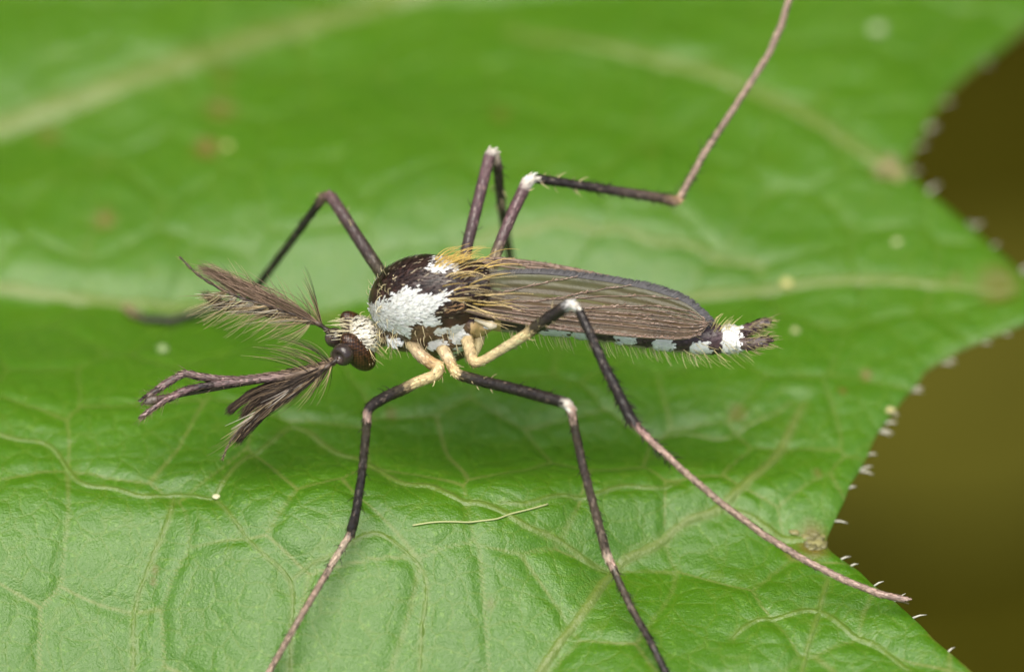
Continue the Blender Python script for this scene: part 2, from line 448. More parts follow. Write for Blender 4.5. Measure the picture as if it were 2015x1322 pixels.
# ------------------------------------------------------------------ leaf margin (photo pixels in view, then on round the leaf)
EDGE = [(2060, 15), (2015, 52), (1945, 108), (1880, 168), (1828, 240), (1797, 296), (1788, 318), (1800, 340), (1840, 378), (1905, 432), (1970, 490),
        (2020, 535), (2048, 575), (2056, 600), (2040, 622), (1990, 645), (1900, 680), (1832, 722), (1775, 778), (1725, 850), (1685, 930), (1652, 1000),
        (1630, 1048), (1626, 1062), (1640, 1080), (1690, 1115), (1755, 1172), (1825, 1238), (1900, 1305), (1960, 1360)]
ep = to_leaf(np.array([e[0] for e in EDGE], float), np.array([e[1] for e in EDGE], float))
ey = np.concatenate([[41, 37, 32, 27, 24, 20, 16, 14], ep[:, 1], [-6.3, -7.2, -12, -14, -20, -26, -31, -34]])
ex = np.concatenate([[-27, -18, -6, 3, 2.5, 8, 6.5, 9], ep[:, 0], [8.6, 7.2, 11, 7.5, 5, -5, -16, -24]])
o_ = np.argsort(ey); ey, ex = ey[o_], ex[o_]
yf = np.arange(-34, 41.001, .02)
xf = np.interp(yf, ey, ex); xf = gauss1(xf, 2.2, 0)
xf += .035 * (vnoise(np.stack([yf * 0, yf, yf * 0], -1), 3.2) - .5) + .05 * (vnoise(np.stack([yf * 0, yf, yf * 0 + 9], -1), 1.1) - .5)
xlf = np.interp(yf, [-34, -32, -20, -8, 0, 2, 4, 12, 28, 38, 41], [-26, -34, -46, -52, -50, -48, -50, -53, -46, -35, -29])

ry = np.concatenate([np.linspace(-34, -5.4, 50)[:-1], np.arange(-5.4, 12.2, .036), np.linspace(12.2, 41, 51)[1:]])
fine = np.concatenate([[0, .008, .02], np.arange(.045, 15.2, .038)])
nf = len(fine); ncs = 34
offs = []
for y in ry:
    W = np.interp(y, yf, xf) - np.interp(y, yf, xlf)
    k = min(1, W * .6 / 15.2)
    offs.append(np.concatenate([fine * k, np.linspace(fine[-1] * k, W, ncs + 1)[1:]]))
offs = np.array(offs); nr, nc = offs.shape
VX = np.interp(ry, yf, xf)[:, None] - offs; VY = np.repeat(ry[:, None], nc, 1)
zb = h_base(VX, VY)
wx = VX + .35 * (vnoise(np.stack([VX, VY, VX * 0], -1), .9) - .5); wy = VY + .35 * (vnoise(np.stack([VX, VY, VX * 0 + 5], -1), .9) - .5)
c1 = voro(wx * .92 + 3.1, wy * .85 + 1.7, 1.25); c2 = voro(wx + 11, wy + 4, .42)
pil = np.clip(c1 / .24, 0, 1); pil = pil * pil * (3 - 2 * pil)
pil2 = np.clip(c2 / .4, 0, 1); pil2 = pil2 * (2 - pil2)
relief = .036 * (pil - .6) + .006 * (pil2 - .6)
relief += .034 * (1 + 1.0 * np.clip((VY - 1) / 3, 0, 1)) * (vnoise(np.stack([VX, VY, VX * 0], -1), 1.6) - .5) + .012 * (vnoise(np.stack([VX, VY, VX * 0 + 3], -1), 4.0) - .5)
vein = (.62 - .40 * np.clip((VY - .5) / 3, 0, 1)) * np.clip(1.1 - c1 / .034, 0, 1) * (.5 + vnoise(np.stack([VX, VY, VX * 0 + 8], -1), 1.2))
inv = (VY > -6) & (VY < 13) & (VX > -9)
dm = np.full(VX.shape, 9.0)
for pl, w in VP:
    d = np.full(VX.shape, 9.0)
    d[inv] = seg_dist(VX[inv], VY[inv], pl)
    dm = np.minimum(dm, d / w)
    relief += -.05 * np.exp(-(d / (.16 + w))**2)
near = np.clip(1 - dm / 1.6, 0, 1)
vein = np.maximum(vein, .40 * near)
edge_d = offs
fade = np.clip(edge_d / .5, 0, 1)
relief *= .25 + .75 * fade
Z = zb + relief - .06 * (1 - np.clip(edge_d / .25, 0, 1))**2
stain = .55 * np.clip(1 - edge_d / .05, 0, 1) * (vnoise(np.stack([VX, VY, VX * 0], -1), 1.5) > .35)
for (sx, sy, r, k) in [(405, 292, 24, .75), (432, 218, 30, .5), (205, 432, 20, .6), (92, 268, 24, .35), (985, 226, 22, .3), (1965, 560, 40, .5), (1452, 812, 18, .4),
                       (1745, 330, 26, .6), (1600, 1066, 30, .8), (1560, 1085, 16, .4), (1285, 300, 14, .2), (440, 150, 20, .3), (305, 1120, 6, .5), (300, 1140, 5, .5), (770, 815, 12, .4),
                       (965, 1185, 9, .35), (1705, 735, 10, .6), (1660, 770, 8, .6), (1610, 930, 9, .4), (1880, 545, 14, .3)]:
    c = to_leaf(np.array([float(sx)]), np.array([float(sy)]))[0]; rr = r * S
    d = np.hypot(VX - c[0], (VY - c[1]) * .7) + .05 * (vnoise(np.stack([VX, VY, VX * 0], -1), 9) - .5)
    stain = np.maximum(stain, k * np.clip(1.5 - d / rr, 0, 1))
def surf_z(x, y):
    """height of the finished blade near (x, y)"""
    i = int(np.argmin(np.abs(ry - y))); j = int(np.argmin(np.abs(VX[i] - x))); return Z[i, j]

leaf = bpy.data.objects.new('leaf', None); sc.collection.objects.link(leaf)
leaf.location = (-46, 2, GZ)
tag(leaf, 'broad green lobed leaf with pale veins, carrying the mosquito', 'leaf')
bpy.context.view_layer.update()
V = np.stack([VX, VY, Z], -1).reshape(-1, 3)
ii = (np.arange(nr - 1)[:, None] * nc + np.arange(nc - 1)[None]).ravel()
F = np.stack([ii, ii + nc, ii + nc + 1, ii + 1], 1)
blade = mesh_obj('blade', V, F, M_LEAF, leaf, attrs={'vein': vein.ravel(), 'stain': stain.ravel()})
so = blade.modifiers.new('thickness', 'SOLIDIFY'); so.thickness = .16; so.offset = 1
if blade.data.polygons[0].normal.z > 0: so.offset = -1
# raised main veins: low rounded ridges on the blade
from math import floor
def grid_z(x, y):
    return np.array([surf_z(a, b) for a, b in zip(x, y)])
for pl, w in VP:
    keep = pl[:, 0] < np.interp(pl[:, 1], yf, xf) - .06
    q = pl[keep]
    if len(q) < 4: continue
    t = np.gradient(q[:, :2], axis=0); t /= np.linalg.norm(t, axis=1)[:, None]; nn = np.stack([-t[:, 1], t[:, 0]], 1)
    prof = np.array([-1, -.6, -.25, 0, .25, .6, 1.0]); hz = np.array([-.12, .10, .26, .30, .26, .10, -.12]); vv = np.array([.38, .5, .62, .68, .62, .5, .38])
    taper = np.clip(np.minimum(np.arange(len(q)), len(q) - 1 - np.arange(len(q))) / 6 + .35, 0, 1)
    taper *= .8 + .4 * vnoise(np.stack([q[:, 0], q[:, 1], q[:, 0] * 0], -1), 3)
    vs_ = []; va = []
    for k in range(7):
        xy = q[:, :2] + nn * (prof[k] * w * taper)[:, None]
        vs_.append(np.concatenate([xy, (grid_z(xy[:, 0], xy[:, 1]) + hz[k] * w * taper + .002)[:, None]], 1)); va.append(np.full(len(q), vv[k] * min(1, max(.6, w / .09))))
    vs_ = np.stack(vs_, 1); m_ = len(q)
    i2 = (np.arange(m_ - 1)[:, None] * 7 + np.arange(6)[None]).ravel()
    mesh_obj('vein', vs_.reshape(-1, 3), np.stack([i2, i2 + 7, i2 + 8, i2 + 1], 1), M_LEAF, leaf,
             attrs={'vein': np.stack(va, 1).ravel(), 'stain': np.zeros(m_ * 7)})
# petiole: carries the leaf up from the ground
mb = MB(); pp = catmull(np.array([(-46, 2, GZ - 2), (-58, 2, GZ + 22), (-60, 2, -20), (-55, 2, -2), (-44, 2, -.2), (-30, 2.2, -.6)], float), 40)
mb.tube(pp, np.linspace(2.0, 1.1, 40), (.10, .19, .02), 12)
mb.build('petiole', M_CHITIN, leaf, world=True)
# margin hairs
for i in range(46):
    y = rng.uniform(-5, 12.2)
    x = np.interp(y, yf, xf); ln = rng.uniform(.12, .26)
    b = np.array([x - .02, y, surf_z(x, y) - .03])
    sl = (np.interp(y + .1, yf, xf) - np.interp(y - .1, yf, xf)) / .2
    out = np.array([1, -sl, .0]); out /= np.linalg.norm(out); out += np.array([.35, rng.normal(0, .35), rng.uniform(.1, .7)]); out /= np.linalg.norm(out)
    e = b + out * ln; mdl = b + out * ln * .55 + np.array([0, 0, .02])
    mb = MB(); mb.tube(np.stack([b, mdl, e]), [.017, .012, .003], (.62, .60, .50), 5)
    mb.build('margin_hair', M_HAIR, leaf, world=True)
# glandular tooth tips in the two notches
for (gx_, gy_, rr) in [(1752, 330, .12), (1602, 1064, .13)]:
    c = to_leaf(np.array([float(gx_)]), np.array([float(gy_)]))[0]; mb = MB()
    tb = bmesh.new(); bmesh.ops.create_icosphere(tb, subdivisions=2, radius=1); iv = np.array([v.co[:] for v in tb.verts]); jf = [[v.index for v in f.verts] for f in tb.faces]; tb.free()
    for k in range(26):
        o2 = rng.normal(0, rr, 3); p_ = c + o2 * np.array([.9, .8, 0]); p_[0] = min(p_[0], np.interp(p_[1], yf, xf) - .06); p_[2] = surf_z(p_[0], p_[1]) + .004
        r_ = rng.uniform(.025, .075); q_ = iv * (1 + .9 * (vnoise(iv + k * 3.3, 1.4) - .5))[:, None] * np.array([r_ * rng.uniform(.8, 1.5), r_, r_ * .35])
        mb.add(p_ + q_, jf, np.array([.24, .22, .085]) * rng.uniform(.55, 1.25))
    mb.build('tooth_gland', M_CHITIN, leaf, world=True)

# ------------------------------------------------------------------ small things lying on the leaf
def grain(px, py, r, col, label):
    c = to_leaf(np.array([float(px)]), np.array([float(py)]))[0]; c[2] = surf_z(c[0], c[1])
    bm = bmesh.new(); bmesh.ops.create_icosphere(bm, subdivisions=3, radius=r)
    for v in bm.verts:
        k = 1 + .5 * (float(vnoise(np.array(v.co) + px, 1.3 / r)) - .5); v.co *= k; v.co.z *= .7; v.co.x *= 1.2
    me = bpy.data.meshes.new('pollen_grain'); bm.to_mesh(me); bm.free()
    me.polygons.foreach_set('use_smooth', [True] * len(me.polygons))
    a = me.attributes.new('Col', 'FLOAT_COLOR', 'POINT'); a.data.foreach_set('color', list(col + (1,)) * len(me.vertices))
    me.materials.append(M_CHITIN); o = bpy.data.objects.new('pollen_grain', me); sc.collection.objects.link(o)
    o.location = (c[0], c[1], c[2] + r * .5)
    return tag(o, label, 'pollen', 'pollen grains on the leaf')
PALE = (.62, .60, .36)
for g in [(425, 966, .045, PALE, 'tiny cream pollen grain on the leaf vein below the near antenna'),
          (1548, 556, .075, (.50, .46, .16), 'yellowish pollen grain beside the pale vein behind the abdomen tip'),
          (1565, 655, .05, (.40, .42, .18), 'tiny pale pollen grain right beside the claspers of the mosquito'),
          (1765, 478, .055, (.42, .46, .2), 'pale pollen grain on the leaf lobe, beyond the vein'),
          (1752, 806, .055, (.5, .45, .2), 'yellowish pollen grain sitting on the leaf margin between two lobes'),
          (1730, 62, .10, (.33, .40, .2), 'large blurred pale pollen grain near the far leaf notch'),
          (320, 690, .07, (.25, .34, .13), 'faint greenish pollen grain behind the tips of the palps'),
          (448, 292, .06, (.34, .36, .10), 'dull yellow pollen grain beside the brown leaf spots')]:
    grain(*g)
mb = MB(); fp = np.array([(812, 1036, 0), (870, 1030, 0), (930, 1026, 0), (975, 1022, 0), (1005, 1008, 0), (1040, 1000, 0), (1078, 992, 0)], float)
fp = catmull(fp, 40); w_ = to_leaf(fp[:, 0], fp[:, 1]); w_[:, 2] = gauss1(grid_z(w_[:, 0], w_[:, 1]), 2, 0) + .02
mb.tube(w_, .013, (.42, .45, .20), 6); fib = mb.build('plant_fibre', M_HAIR, None, world=True)
tag(fib, 'thin pale curved fibre lying on the leaf under the mosquito', 'fibre')

# ================================================================== mosquito
UB = np.array([0, -CS, -SN])       # body up, in (right, down, depth) pixel space
NB = np.array([0, SN, -CS])        # towards the body's left flank, which faces the camera
XB = np.array([1.0, 0, 0])
M0 = float(np.dot(NB, [0, 590, 12]))
def mid_d(py): return (SN * py - M0) / CS      # depth of the body's mid-plane at a pixel row
mosq = bpy.data.objects.new('mosquito', None); sc.collection.objects.link(mosq)
mosq.location = Vector(P(np.array([860., 640., 30.]))) * 1.0; mosq.location.z = 0.0
tag(mosq, 'slender dark mosquito with white scale patches standing on a leaf', 'mosquito')
bpy.context.view_layer.update()

# ---- body: one continuous skin grown from ellipsoids and tubes
bm = bmesh.new()
def ell(c, a, ax=(XB, UB, NB), sub=4):
    M = Matrix.Identity(4)
    for k in range(3):
        v = np.asarray(ax[k], float) * a[k]
        for r in range(3): M[r][k] = v[r]
    M.translation = Vector(c)
    bmesh.ops.create_icosphere(bm, subdivisions=sub, radius=1.0, matrix=M)
def tub(pts, rad, ns=20):
    pts = np.asarray(pts, float); mb = MB(); mb.tube(pts, rad, (1, 1, 1), ns)
    vv = [bm.verts.new(p) for p in np.concatenate(mb.v)]
    for f in mb.f: bm.faces.new([vv[i] for i in f])
tl = np.array([.985, -.17, 0]); tl -= NB * np.dot(tl, NB); tl /= np.linalg.norm(tl); tu = np.cross(NB, tl); tu = tu if np.dot(tu, UB) > 0 else -tu
ell((838, 590, 12), (113, 94, 78), (tl, tu, NB))          # scutum
ell((862, 634, mid_d(634)), (84, 74, 64))                  # pleura
ell((800, 642, mid_d(642)), (50, 50, 52))
ell((925, 562, mid_d(562)), (40, 44, 56))                  # scutellum
ell((935, 612, mid_d(612)), (45, 55, 52))
ell((880, 668, mid_d(668)), (55, 44, 46))
for q in [(842, 632, 20), (868, 650, 22), (905, 650, 24), (880, 676, 20), (812, 655, 18), (776, 668, 16), (905, 600, 20), (925, 640, 18)]:
    m_ = mid_d(q[1]); sgn_c = np.array([q[0], q[1], m_ - 62]); 
    for sg in (1, -1):
        base = np.array([q[0], q[1], m_])
        # plates bulging from either flank
        off = 44.0
        c0 = base - NB * np.dot(base - np.array([q[0], q[1], 0]), NB) * 0
        cc = np.array([q[0], q[1], 0.0]) ; cc[1] -= 44 * SN; cc[2] = mid_d(cc[1])
        ell(cc + NB * sg * off, (q[2], q[2], 16))
tub([(730, 664, mid_d(664)), (750, 655, mid_d(655)), (785, 640, mid_d(640))], [24, 25, 34])
HC = np.array([707, 666, 58.0])
ell(HC, (38, 42, 45)); ell(HC + np.array([-22, 12, 6]), (26, 26, 30)); ell(HC + np.array([-38, 32, 8]), (20, 14, 16))
ax_pts = [(930, 600), (980, 612), (1040, 619), (1100, 625), (1160, 633), (1220, 643), (1300, 656), (1370, 664), (1415, 667), (1440, 667), (1462, 664)]
axp = catmull(np.array([(a, b, mid_d(b)) for a, b in ax_pts]), 160)
ar = np.interp(axp[:, 0], [930, 980, 1060, 1200, 1300, 1400, 1440, 1464], [40, 40, 38, 36, 34, 31, 29, 22])
SEG = np.array([1060, 1128, 1208, 1284, 1354, 1418, 1457.])
for s_ in SEG: ar = ar * (1 - .09 * np.exp(-((axp[:, 0] - s_) / 6)**2))
tub(axp, ar, 28)
# claspers
tub(catmull([(1452, 655, 72), (1475, 648, 84), (1498, 636, 88), (1512, 629, 84)], 14), np.interp(np.linspace(0, 1, 14), [0, .3, .75, 1], [13, 13, 10, 5]), 12)
tub(catmull([(1452, 676, 52), (1478, 676, 44), (1500, 672, 42), (1516, 667, 48)], 14), np.interp(np.linspace(0, 1, 14), [0, .3, .75, 1], [13, 13, 10, 5]), 12)
# wing roots and pale sclerites
ell((893, 603, -42), (24, 14, 14)); ell((922, 596, -34), (20, 12, 14)); ell((955, 640, 0), (16, 11, 14))
bmesh.ops.recalc_face_normals(bm, faces=bm.faces)
me = bpy.data.meshes.new('tmp'); bm.to_mesh(me); bm.free()
tmp = bpy.data.objects.new('tmp', me); sc.collection.objects.link(tmp)
rm = tmp.modifiers.new('r', 'REMESH'); rm.mode = 'VOXEL'; rm.voxel_size = 2.6; rm.use_smooth_shade = True
sm = tmp.modifiers.new('s', 'SMOOTH'); sm.factor = .5; sm.iterations = 5
dg = bpy.context.evaluated_depsgraph_get(); me2 = bpy.data.meshes.new_from_object(tmp.evaluated_get(dg))
bpy.data.objects.remove(tmp)
nv = len(me2.vertices); BV = np.zeros(nv * 3); me2.vertices.foreach_get('co', BV); BV = BV.reshape(-1, 3)
BN = np.zeros(nv * 3); me2.vertices.foreach_get('normal', BN); BN = BN.reshape(-1, 3)
BF = [tuple(p.vertices) for p in me2.polygons]
if np.mean(np.sum(BN[:] * (BV - BV.mean(0)), 1)) < 0: BN = -BN

def Zm(pts): return np.array([(640 + a / 4.406, 460 + b / 4.406) for a, b in pts])
def inside(px, py, poly):
    r = np.zeros(px.shape, bool); n = len(poly); j = n - 1
    for i in range(n):
        xi, yi = poly[i]; xj, yj = poly[j]
        c = ((yi > py) != (yj > py)) & (px < (xj - xi) * (py - yi) / (yj - yi + 1e-12) + xi); r ^= c; j = i
    return r
W_PATCH = Zm([(370, 640), (430, 605), (560, 545), (650, 505), (790, 470), (800, 530), (950, 530), (1070, 500), (1050, 540), (980, 600), (930, 650), (900, 700), (850, 730), (780, 770),
              (720, 800), (690, 880), (600, 850), (500, 810), (400, 740)])
W_SPOTS = [Zm(q) for q in ([(700, 940), (770, 930), (770, 985), (700, 985)], [(1100, 1000), (1160, 980), (1170, 1030), (1110, 1040)], [(845, 740), (950, 725), (965, 790), (860, 805)], [(1065, 850), (1105, 800), (1195, 785), (1205, 890), (1150, 960), (1075, 920)],
                           [(870, 990), (910, 935), (990, 910), (1040, 960), (990, 995), (900, 1000)], [(985, 1045), (1085, 1035), (1085, 1105), (1005, 1105)],
                           [(730, 985), (785, 985), (795, 1050), (745, 1085)], [(765, 1105), (835, 1105), (835, 1155), (775, 1155)], [(525, 890), (640, 915), (655, 965), (535, 945)],
                           [(1340, 755), (1400, 755), (1425, 815), (1350, 805)], [(955, 830), (1055, 805), (1055, 850), (965, 865)])]
D_WHITE = Zm([(840, 290), (960, 255), (1110, 255), (1140, 290), (1000, 340), (900, 345)])
ORANGE = Zm([(1020, 640), (1100, 590), (1200, 600), (1230, 660), (1150, 700), (1050, 690)])
sd = BV @ NB - M0
mir = BV - np.where(sd < 0, 2 * sd, 0)[:, None] * NB
jx = mir[:, 0] + 9 * (vnoise(BV, .16) - .5); jy = mir[:, 1] + 9 * (vnoise(BV + 50, .16) - .5)
n1 = vnoise(BV, .07)[:, None]; n2 = vnoise(BV + 31, .25)[:, None]
DARK = np.array([.020, .011, .008]); BROWN = np.array([.125, .075, .042]); WHITE = np.array([.80, .80, .76]); TAN = np.array([.46, .32, .15]); PURP = np.array([.060, .034, .036])
bc = BROWN * (.5 + 1.0 * n1) * (.7 + .6 * n2)
up_s = (BV - np.array([0, 590, 12])) @ UB
reg = np.zeros(nv, int)                       # 0 cuticle, 1 white scales, 2 dark scales, 3 head scales
thx = (BV[:, 0] < 955) & (BV[:, 0] > 718)
scut = thx & (up_s > -14 + .0 * BV[:, 0]) & (jy < 640) & (BV[:, 0] > 722)
dorsal = scut & (up_s > 18 - .16 * (BV[:, 0] - 838))
bc[scut] = np.array([.045, .020, .015]) * (.5 + n1[scut]); reg[dorsal] = 2
w = thx & inside(jx, jy, W_PATCH) ; bc[w] = np.array([.62, .60, .54]); reg[w] = 1
w = thx & inside(jx, jy, D_WHITE); bc[w] = np.array([.5, .48, .42]); reg[w] = 1
for q in W_SPOTS:
    w = inside(jx, jy, q) & (BV[:, 0] < 980); bc[w] = WHITE; reg[w] = 1
w = inside(jx, jy, ORANGE) ; bc[w] = np.array([.62, .36, .17])
w = (BV[:, 0] > 925) & (BV[:, 0] < 985) & (jy > 632); bc[w] = TAN * 1.3
head = (BV[:, 0] < 748) & (np.linalg.norm(BV - np.array([700, 668, 58.]), axis=1) < 58)
bc[head] = np.array([.42, .38, .28]) * (.6 + .7 * n2[head]); reg[head & (BV[:, 0] > 690) & (BV @ UB - HC @ UB > -34)] = 3
w = head & (BV[:, 0] < 688); bc[w] = np.array([.10, .075, .055])
ab = BV[:, 0] > 985
bc[ab] = PURP * (.6 + .8 * n2[ab])
vent = ab & (np.interp(BV[:, 0], axp[:, 0], axp[:, 1]) * 0 + (BV - np.stack([BV[:, 0], np.interp(BV[:, 0], axp[:, 0], axp[:, 1]), np.interp(BV[:, 0], axp[:, 0], axp[:, 2])], 1)) @ UB < -14) & (BV[:, 0] < 1390)
bc[vent] = np.array([.34, .30, .20]) * (.7 + .6 * n2[vent])
for (a, b, ra, rb) in [(1085, 655, 30, 9), (1143, 659, 20, 12), (1228, 665, 20, 13), (1303, 678, 19, 15), (1376, 687, 20, 15)]:
    w = ab & (((jx - a) / ra)**2 + ((jy - b) / rb)**2 < 1); bc[w] = WHITE; reg[w] = 1
w = (jx > 1421) & (jx < 1455); bc[w] = WHITE * .95; reg[w] = 1
w = BV[:, 0] > 1456; bc[w] = np.array([.11, .075, .06]) * (.6 + .8 * n2[w])
body = mesh_obj('body', P(BV), BF, M_CHITIN, mosq, bc)

# ---- scale coat
mb = MB()
def pick(mask, n): 
    idx = np.nonzero(mask)[0]; return rng.choice(idx, min(n, len(idx)), replace=False)
def coat(mask, n, col, ln, wd, d0, var=.35, lift=.22, spread=.25):
    i = pick(mask, n); k = len(i)
    d = np.asarray(d0, float)[None] + rng.normal(0, spread, (k, 3))
    c = np.asarray(col)[None] * (1 - var + 2 * var * rng.random((k, 1)))
    mb.scales(BV[i] - BN[i] * .5, BN[i], d, ln * rng.uniform(.7, 1.25, k), wd * rng.uniform(.75, 1.2, k), np.clip(c, 0, .88), lift)
coat((reg == 1) & thx & scut, 1700, (.82, .81, .76), 15, 3.4, (1, -.35, 0), .2)
coat((reg == 1) & thx & ~scut, 1100, (.86, .86, .83), 12, 5, (.9, .3, 0), .12, .12)
coat((reg == 1) & (BV[:, 0] > 985), 1000, (.87, .86, .83), 11, 5.5, (1, .1, 0), .1, .10)
coat((reg == 2), 1700, (.035, .019, .014), 15, 3.2, (1, -.25, 0), .7)
coat((reg == 2), 140, (.40, .33, .22), 15, 2.4, (1, -.25, 0), .4)
coat(ab & (reg == 0) & ~vent, 1400, (.065, .038, .042), 12, 5.5, (1, 0, 0), .5, .1)
coat(reg == 3, 900, (.76, .71, .58), 13, 3.0, (1, -.1, 0), .3, .16, .15)
coat(reg == 3, 260, (.05, .04, .03), 11, 2.2, (1, -.1, 0), .5, .22, .15)
coat(thx & ~scut & (reg == 0), 260, (.20, .13, .08), 10, 3.5, (.9, .3, 0), .5)
o = mb.build('scale_coat', M_SCALE, body, smooth=False); o['kind'] = 'stuff'

# ---- body hairs
mb = MB()
def bez(b, c, e, K=7):
    t = np.linspace(0, 1, K)[None, :, None]; b, c, e = b[:, None], c[:, None], e[:, None]
    return b*(1-t)**2 + 2*c*t*(1-t) + e*t*t
def tuft(mask, n, dirv, ln, r, col, bend=(0, 0, 0), spread=.25, out=.5):
    i = pick(mask, n); k = len(i); b = BV[i] - BN[i] * 2
    L = ln * rng.uniform(.6, 1.25, (k, 1)); d = np.asarray(dirv, float)[None] + rng.normal(0, spread, (k, 3)) + BN[i] * out
    d /= np.linalg.norm(d, axis=1)[:, None]
    d2 = np.asarray(dirv, float)[None] + np.asarray(bend, float)[None] + rng.normal(0, spread * .6, (k, 3)); d2 /= np.linalg.norm(d2, axis=1)[:, None]
    c = np.asarray(col)[None] * rng.uniform(.65, 1.25, (k, 1))
    mb.hairs(bez(b, b + d * L * .55, b + d * L * .5 + d2 * L * .55), r, r * .25, c)
GOLD = (.74, .52, .14); STRAW = (.70, .60, .33)
rear = scut & (BV[:, 0] > 868) & (jy < 600)
tuft(rear & (sd > -60), 30, (1, -.5, -.15), 74, 1.15, GOLD, (.2, .6, 0), .38, .8)
tuft(rear & (sd > 10), 18, (1, -.3, -.3), 84, 1.15, (.70, .54, .26), (.2, .6, 0), .36, .7)
tuft(scut & (BV[:, 0] > 850) & (jy < 530), 34, (.7, -.6, 0), 56, 1.1, GOLD, (.9, .5, 0), .25, .6)
tuft(scut & (BV[:, 0] > 905) & (jy > 555) & (sd > 30), 14, (1, 0, -.2), 80, 1.1, (.70, .54, .26), (.2, .3, 0), .28, .5)
tuft(scut & (BV[:, 0] < 765), 22, (-.5, -.3, -.2), 18, .9, STRAW, (.5, -.6, 0), .35, .9)
tuft(head & (BV[:, 0] > 700) & (up_s > -130), 30, (.3, -.3, -.2), 22, 1.0, STRAW, (.4, .2, 0), .4, .6)
tuft(head & (BV[:, 0] > 722), 28, (.3, .3, -.3), 30, 1.1, (.72, .6, .3), (.3, .5, 0), .4, .5)
tuft(head & (BV[:, 0] < 702) & (BV @ UB - HC @ UB > 18), 34, (-1, -.1, -.2), 34, 1.1, (.74, .66, .42), (0, .3, 0), .25, .25)
tuft((BV[:, 0] < 790) & (BV[:, 0] > 745) & (sd > 0), 22, (-.3, .2, -.6), 30, 1.1, STRAW, (.3, .8, 0), .45, .6)
tuft(thx & (jy > 640) & (sd > 10), 80, (.2, .6, -.2), 22, .9, (.62, .52, .30), (.2, .4, 0), .4, .4)
low = (BV[:, 0] > 960) & vent
tuft(low, 260, (.35, .8, 0), 30, .85, (.62, .60, .28), (.3, .4, 0), .3, .5)
tuft((BV[:, 0] > 1340) & (BV[:, 0] < 1456), 60, (.75, .5, 0), 40, .95, (.6, .52, .25), (.3, .2, 0), .35, .5)
tuft((BV[:, 0] > 1395) & (BV[:, 0] < 1440) & (jy < 655), 26, (.5, -.8, 0), 28, 1.0, (.64, .56, .26), (.3, 0, 0), .25, .4)
tuft(BV[:, 0] > 1465, 130, (.9, 0, 0), 30, .85, (.40, .33, .17), (.3, 0, 0), .45, .5)
o = mb.build('bristle_coat', M_HAIR, body); o['kind'] = 'stuff'

# ---- compound eyes
e1 = np.array([.55, SN, CS * .70]); e1 -= NB * np.dot(e1, NB); e1 /= np.linalg.norm(e1); e2 = np.cross(NB, e1)
for sg, c in ((1, np.array([703, 692, 36.0])), (-1, None)):
    if c is None:
        c = np.array([703, 692, 36.0]); c = c - 2 * (np.dot(c, NB) - np.dot(HC, NB)) * NB
    tmpb = bmesh.new(); bmesh.ops.create_icosphere(tmpb, subdivisions=5, radius=1)
    vv = np.array([v.co[:] for v in tmpb.verts]); ff = [[v.index for v in f.verts] for f in tmpb.faces]; tmpb.free()
    vv = c + vv[:, :1] * e1 * 51 + vv[:, 1:2] * e2 * (27 + 3 * vv[:, :1]) + vv[:, 2:3] * NB * 24
    mesh_obj('compound_eye', P(vv), ff, M_EYE, mosq)

